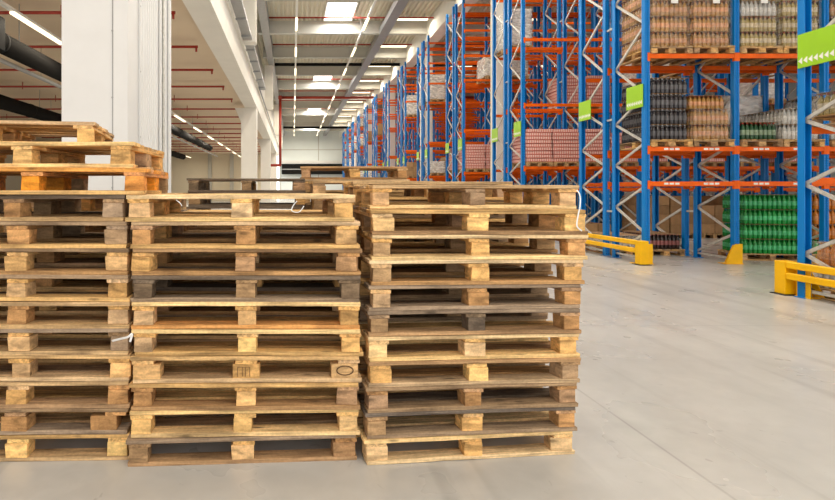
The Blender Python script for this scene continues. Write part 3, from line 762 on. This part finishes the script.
def bottle_load(lab, kinds, X, Y, Z, layers, wrap=True, h=.30, group='bottled drinks on pallets', width=2, rows=4, page=False, name='bottle_load'):
    """packs stacked in layers with a sheet between; X, Y: centre; width packs of 0.35 m across"""
    if kinds == 'dark': wrap = False
    t = thing(name, lab, 'drinks pallet load', (X, Y, Z), group=group)
    px, py = .355, .264
    for l in range(layers):
        kd = kinds[l % len(kinds)] if isinstance(kinds, (list, tuple)) else kinds
        for i in range(width):
            for j in range(rows):
                if l < layers-1 and 0 < i < width-1 and 0 < j < rows-1: continue
                obj('drink_pack', pack(kd, h), t, ((i-(width-1)/2)*px, (j-(rows-1)/2)*py, l*(h+.008)), scale=(1.02, 1.0, 1))
        obj('slip_sheet', SHEET, t, (0, 0, l*(h+.008)+h), scale=(px*width/.78+.02, py*rows/1.06+.01, 1))
    if wrap: obj('shrink_wrap', wrap_mesh(px*width+.05, py*rows+.05, layers*(h+.008)+.01, hash(lab) % 999, FILM), t)
    if page: obj('paper_label', PAGE, t, (.05, -py*rows/2-.045, layers*(h+.008)*.55))
    return t
CARTL = mesh('carton_layer', lambda bm: bm_box(bm, -.39, .39, -.55, .55, 0, .101), PINK, .006)
def carton_load(lab, X, Y, Z, n, group='pink and white carton loads'):
    t = thing('carton_load', lab, 'carton load', (X, Y, Z), group=group)
    r = random.Random(int(X*100+Y*10))
    for l in range(n): obj('carton_layer', CARTL, t, (r.uniform(-.02, .02), r.uniform(-.02, .02), l*.112), PI if r.random() < .5 else 0)
    return t
def box_mesh(w, d, h): return mesh('cardboard_box', lambda bm: bm_box(bm, -w/2, w/2, -d/2, d/2, 0, h), CARD, .006)
CB = box_mesh(.38, .38, .28)
TAPE = mesh('tape', lambda bm: bm_box(bm, -.025, .025, -.193, .193, .281, .283), STRAP)
def box_load(lab, X, Y, Z, n, group='cardboard box loads'):
    t = thing('box_load', lab, 'box load', (X, Y, Z), group=group)
    for l in range(n):
        for i in (-.2, .2):
            for j in (-.4, 0, .4):
                b_ = obj('cardboard_box', CB, t, (i, j, l*.285)); 
    return t
def wrapped_load(lab, X, Y, Z, h, seed, mat=None, group='film-wrapped loads'):
    t = thing('wrapped_load', lab, 'wrapped load', (X, Y, Z), group=group)
    obj('goods', mesh('goods', lambda bm: [bm_box(bm, -.37, .37, -.5, .5, l*h/4+.003, (l+1)*h/4-.003) for l in range(4)], PAPER, .008), t)
    obj('shrink_wrap', wrap_mesh(.8, 1.08, h+.01, seed, mat or FILMW), t)
    return t
# pallets in the racks: near ones with parts, far ones a single mesh
def far_pallet_mesh():
    def b(bm):
        for y in (-.35, 0, .35): bm_box(bm, -.6, .6, y-.05, y+.05, 0, .022)
        for x in (-.5275, 0, .5275):
            for y in (-.35, 0, .35): bm_box(bm, x-.07, x+.07, y-.05, y+.05, .022, .1)
            bm_box(bm, x-.07, x+.07, -.4, .4, .1, .122)
        for y in (-.33, -.165, 0, .165, .33): bm_box(bm, -.6, .6, y-.06, y+.06, .122, .144)
    return mesh('rack_pallet', b, WOOD)
FPM = far_pallet_mesh()
pc = [0]
def rack_pallet(lab, X, Y, Z, near):
    pc[0] += 1
    if near:
        return make_pallet(lab, random.Random(pc[0]).choice(['tan', 'brown', 'tan']), (X, Y, Z), PI/2, 900+pc[0], 'pallets under goods in the racks')
    o = thing('wooden_pallet', lab, 'pallet', (X, Y, Z), PI/2, 'pallets under goods in the racks', me=FPM); o.color = (.55, .34, .16, 1); return o
def slot(k, flip, bay, side, lv):
    yf = G0 + PER*k + (1.36 if flip else 0)
    x = X0 + bay*BW + .05 + .425 + side*.83
    levels = LV0 if k <= 0 else (LV1 if k == 1 else LV2)
    z = 0 if lv == 0 else levels[lv-1] + .09
    return x, yf + .55, z
SIDE = ['left', 'right']
LVN = ['floor', 'first beam', 'second beam', 'third beam', 'fourth beam', 'top beam']
def where(k, flip, bay, side, lv):
    return '%s of %s %s rack row, %s bay %s' % (LVN[lv], rowname[k], 'rear' if flip else 'front', ORD[bay], SIDE[side])
def put(kind, k, flip, bay, side, lv, lab=None, **kw):
    x, y, z = slot(k, flip, bay, side, lv); w = where(k, flip, bay, side, lv)
    rack_pallet('pallet under goods on ' + w, x, y, z, k <= 0)
    zz = z + .146
    if kind == 'carton': return carton_load(lab or 'pink and white cartons on ' + w, x, y, zz, kw.get('n', 9))
    if kind == 'box': return box_load(lab or 'brown cardboard boxes on ' + w, x, y, zz, kw.get('n', 3))
    if kind == 'wrap': return wrapped_load(lab or 'white film-wrapped load on ' + w, x, y, zz, kw.get('h', 1.2), int(x*10+y*7+z*3))
    return bottle_load(lab or '%s bottles on %s' % (kind if isinstance(kind, str) else 'mixed', w), kind, x, y, zz, kw.get('n', 4), kw.get('wrap', True), kw.get('h', .30), page=kw.get('page', False), width=kw.get('width', 2))
# second row (the one facing the camera)
put('amber', 0, 0, 0, 0, 3, 'film-wrapped amber bottles with a paper label, upper beam, left pallet of the open bay', n=5, page=True)
put('amber', 0, 0, 0, 1, 3, 'film-wrapped amber bottles with a paper label, upper beam, right pallet of the open bay', n=5, page=True)
put('dark', 0, 0, 0, 0, 2, 'tall load of dark bottles beside the green sign', n=4)
x, y, z = slot(0, 0, 0, 1, 2); rack_pallet('wooden pallet under the shorter amber load on the middle beam', x, y, z, True)
bottle_load('amber bottle load on the middle beam, lower than the dark bottles beside it', 'amber', x, y, z+.146, 2, True)
bottle_load('loose top layer of amber bottles standing on the wrapped amber load', 'amber', x-.07, y-.1, z+.146+.617, 1, False, width=2, rows=3, h=.26)
put(['mixed', 'mixed', 'clear'], 0, 0, 1, 0, 3, 'film-wrapped olive and red drinks, upper beam behind the wide post, left', n=5, page=True)
put('mixed', 0, 0, 1, 1, 3, 'film-wrapped olive drinks, upper beam behind the wide post, right', n=5, page=True)
put(['amber', 'cola'], 0, 0, 2, 0, 3, n=5); put('dark', 0, 0, 2, 1, 3, n=4)
put('beer', 0, 0, 1, 0, 2, 'single layer of dark green bottles on the middle beam', n=1, wrap=False, h=.34)
put('clear', 0, 0, 1, 1, 2, 'grey-white film-covered drinks packs behind the near rack post', n=2)
put('clear', 0, 0, 2, 0, 2, n=3); put('amber', 0, 0, 2, 1, 2, n=3)
def floor_load(lab, kinds, cx, cy, rz, width, rows, n):
    make_pallet('pallet on the floor carrying the ' + lab, 'tan', (cx, cy, 0), rz, int(cx*100), 'pallets under goods in the racks')
    o = bottle_load(lab, kinds, cx, cy, .146, n, False, width=width, rows=rows); o.rotation_euler = (0, 0, rz)
floor_load('bright green bottles stacked four layers high', 'green', 10.02, 11.58, math.radians(-10), 3, 3, 4)
floor_load('orange bottles stacked behind the near post', ['green', 'orange', 'orange', 'orange'], 11.32, 11.55, 0, 3, 3, 4)
# second row, rear side
put('clear', 0, 1, 0, 0, 0, 'low blue and white wrapped packs on the floor in the open bay', n=1)
put('cola', 0, 1, 0, 1, 0, 'low load of cola-dark bottles with pink caps on the floor', n=1, wrap=False, h=.33)
put('clear', 0, 1, 1, 0, 2, n=3); put('wrap', 0, 1, 1, 1, 2, h=1.1); put('amber', 0, 1, 2, 0, 2, n=3); put('cola', 0, 1, 2, 1, 2, n=3)
put('wrap', 0, 1, 1, 0, 3, h=1.3); put('box', 0, 1, 0, 0, 4, n=3); put('amber', 0, 1, 2, 0, 3, n=4)
# nearest row rear side (right edge)
put(['clear', 'orange'], -1, 1, 0, 0, 0, 'film-wrapped orange and clear drinks behind the near yellow guard', n=2)
put('mixed', -1, 1, 0, 0, 2, 'colourful mixed drinks packs behind the near post on the middle beam', n=1)
put(['cola', 'mixed'], -1, 1, 0, 0, 3, 'dark and red drinks packs high behind the large green sign', n=4)
# third row
for b_, s_, n_ in ((0,0,9),(0,1,9),(1,0,9),(1,1,8),(2,0,9)): put('carton', 1, 0, b_, s_, 1, n=n_)
put('carton', 1, 1, 1, 1, 2, n=9); put('carton', 1, 1, 1, 0, 2, n=9); put('wrap', 1, 0, 2, 0, 2, h=1.2); put('box', 1, 0, 1, 0, 0, n=1)
put('box', 1, 0, 2, 0, 0, n=4); put('box', 1, 0, 2, 1, 0, n=4); put('box', 1, 0, 3, 0, 0, n=3); put('box', 1, 0, 3, 1, 0, n=4)
put('wrap', 1, 0, 3, 1, 1, h=1.0); put('carton', 1, 0, 3, 0, 1, n=8)
put('wrap', 1, 1, 0, 0, 3, h=1.2); put('box', 1, 1, 3, 0, 1, n=4); put('cola', 1, 1, 2, 0, 0, n=3); put('cola', 1, 1, 3, 0, 0, n=3)
put('wrap', 1, 0, 4, 0, 2, h=1.2); put('carton', 1, 0, 4, 1, 1); put('wrap', 1, 0, 4, 0, 3, h=1.2); put('box', 1, 0, 4, 0, 0, n=4)
# fourth row on
for b_, s_ in ((0,0),(0,1),(1,0),(1,1)): put('carton', 2, 0, b_, s_, 1)
put('carton', 2, 1, 0, 0, 1); put('wrap', 2, 0, 0, 1, 3, h=.8); put('wrap', 2, 0, 1, 0, 3, h=1.2)

put('wrap', 3, 0, 0, 0, 3, 'tall white film-wrapped load high at the end of the fifth rack row', h=1.25); put('wrap', 3, 0, 0, 0, 1, h=.6)
put('box', 3, 0, 0, 1, 1, n=3); put('wrap', 3, 1, 0, 0, 3)
put('wrap', 4, 0, 0, 0, 3, 'white film-wrapped load high at the end of the sixth rack row'); put('wrap', 4, 0, 0, 1, 3); put('box', 4, 0, 0, 0, 1)
rr = random.Random(5)
for k in range(5, 12):
    for lv in (1, 2, 3, 4):
        if rr.random() < .5: put(rr.choice(['wrap', 'box', 'carton']), k, 0, 0, 0, lv)

# ------------------------------------------------------------------ world, camera, output look
w = bpy.data.worlds.new('World'); bpy.context.scene.world = w; w.use_nodes = True
w.node_tree.nodes['Background'].inputs[0].default_value = (1, .985, .955, 1); w.node_tree.nodes['Background'].inputs[1].default_value = 2.0
cam = bpy.data.cameras.new('camera'); co = bpy.data.objects.new('camera', cam); C.objects.link(co)
co.location = (0, 0, H); co.rotation_euler = (PI/2, 0, 0)
cam.sensor_width = 36; cam.lens = F/835*36
cam.shift_x = (417.5 - VX)/835; cam.shift_y = -(250 - VY)/835
cam.clip_end = 300
s = bpy.context.scene; s.camera = co
s.view_settings.view_transform = 'Standard'; s.view_settings.look = 'None'; s.view_settings.gamma = 1; s.view_settings.use_curve_mapping = False
s.view_settings.exposure = 0.02
s.cycles.use_denoising = True
s.cycles.max_bounces = 6; s.cycles.diffuse_bounces = 4; s.cycles.transparent_max_bounces = 12
s.cycles.sample_clamp_indirect = 4.0
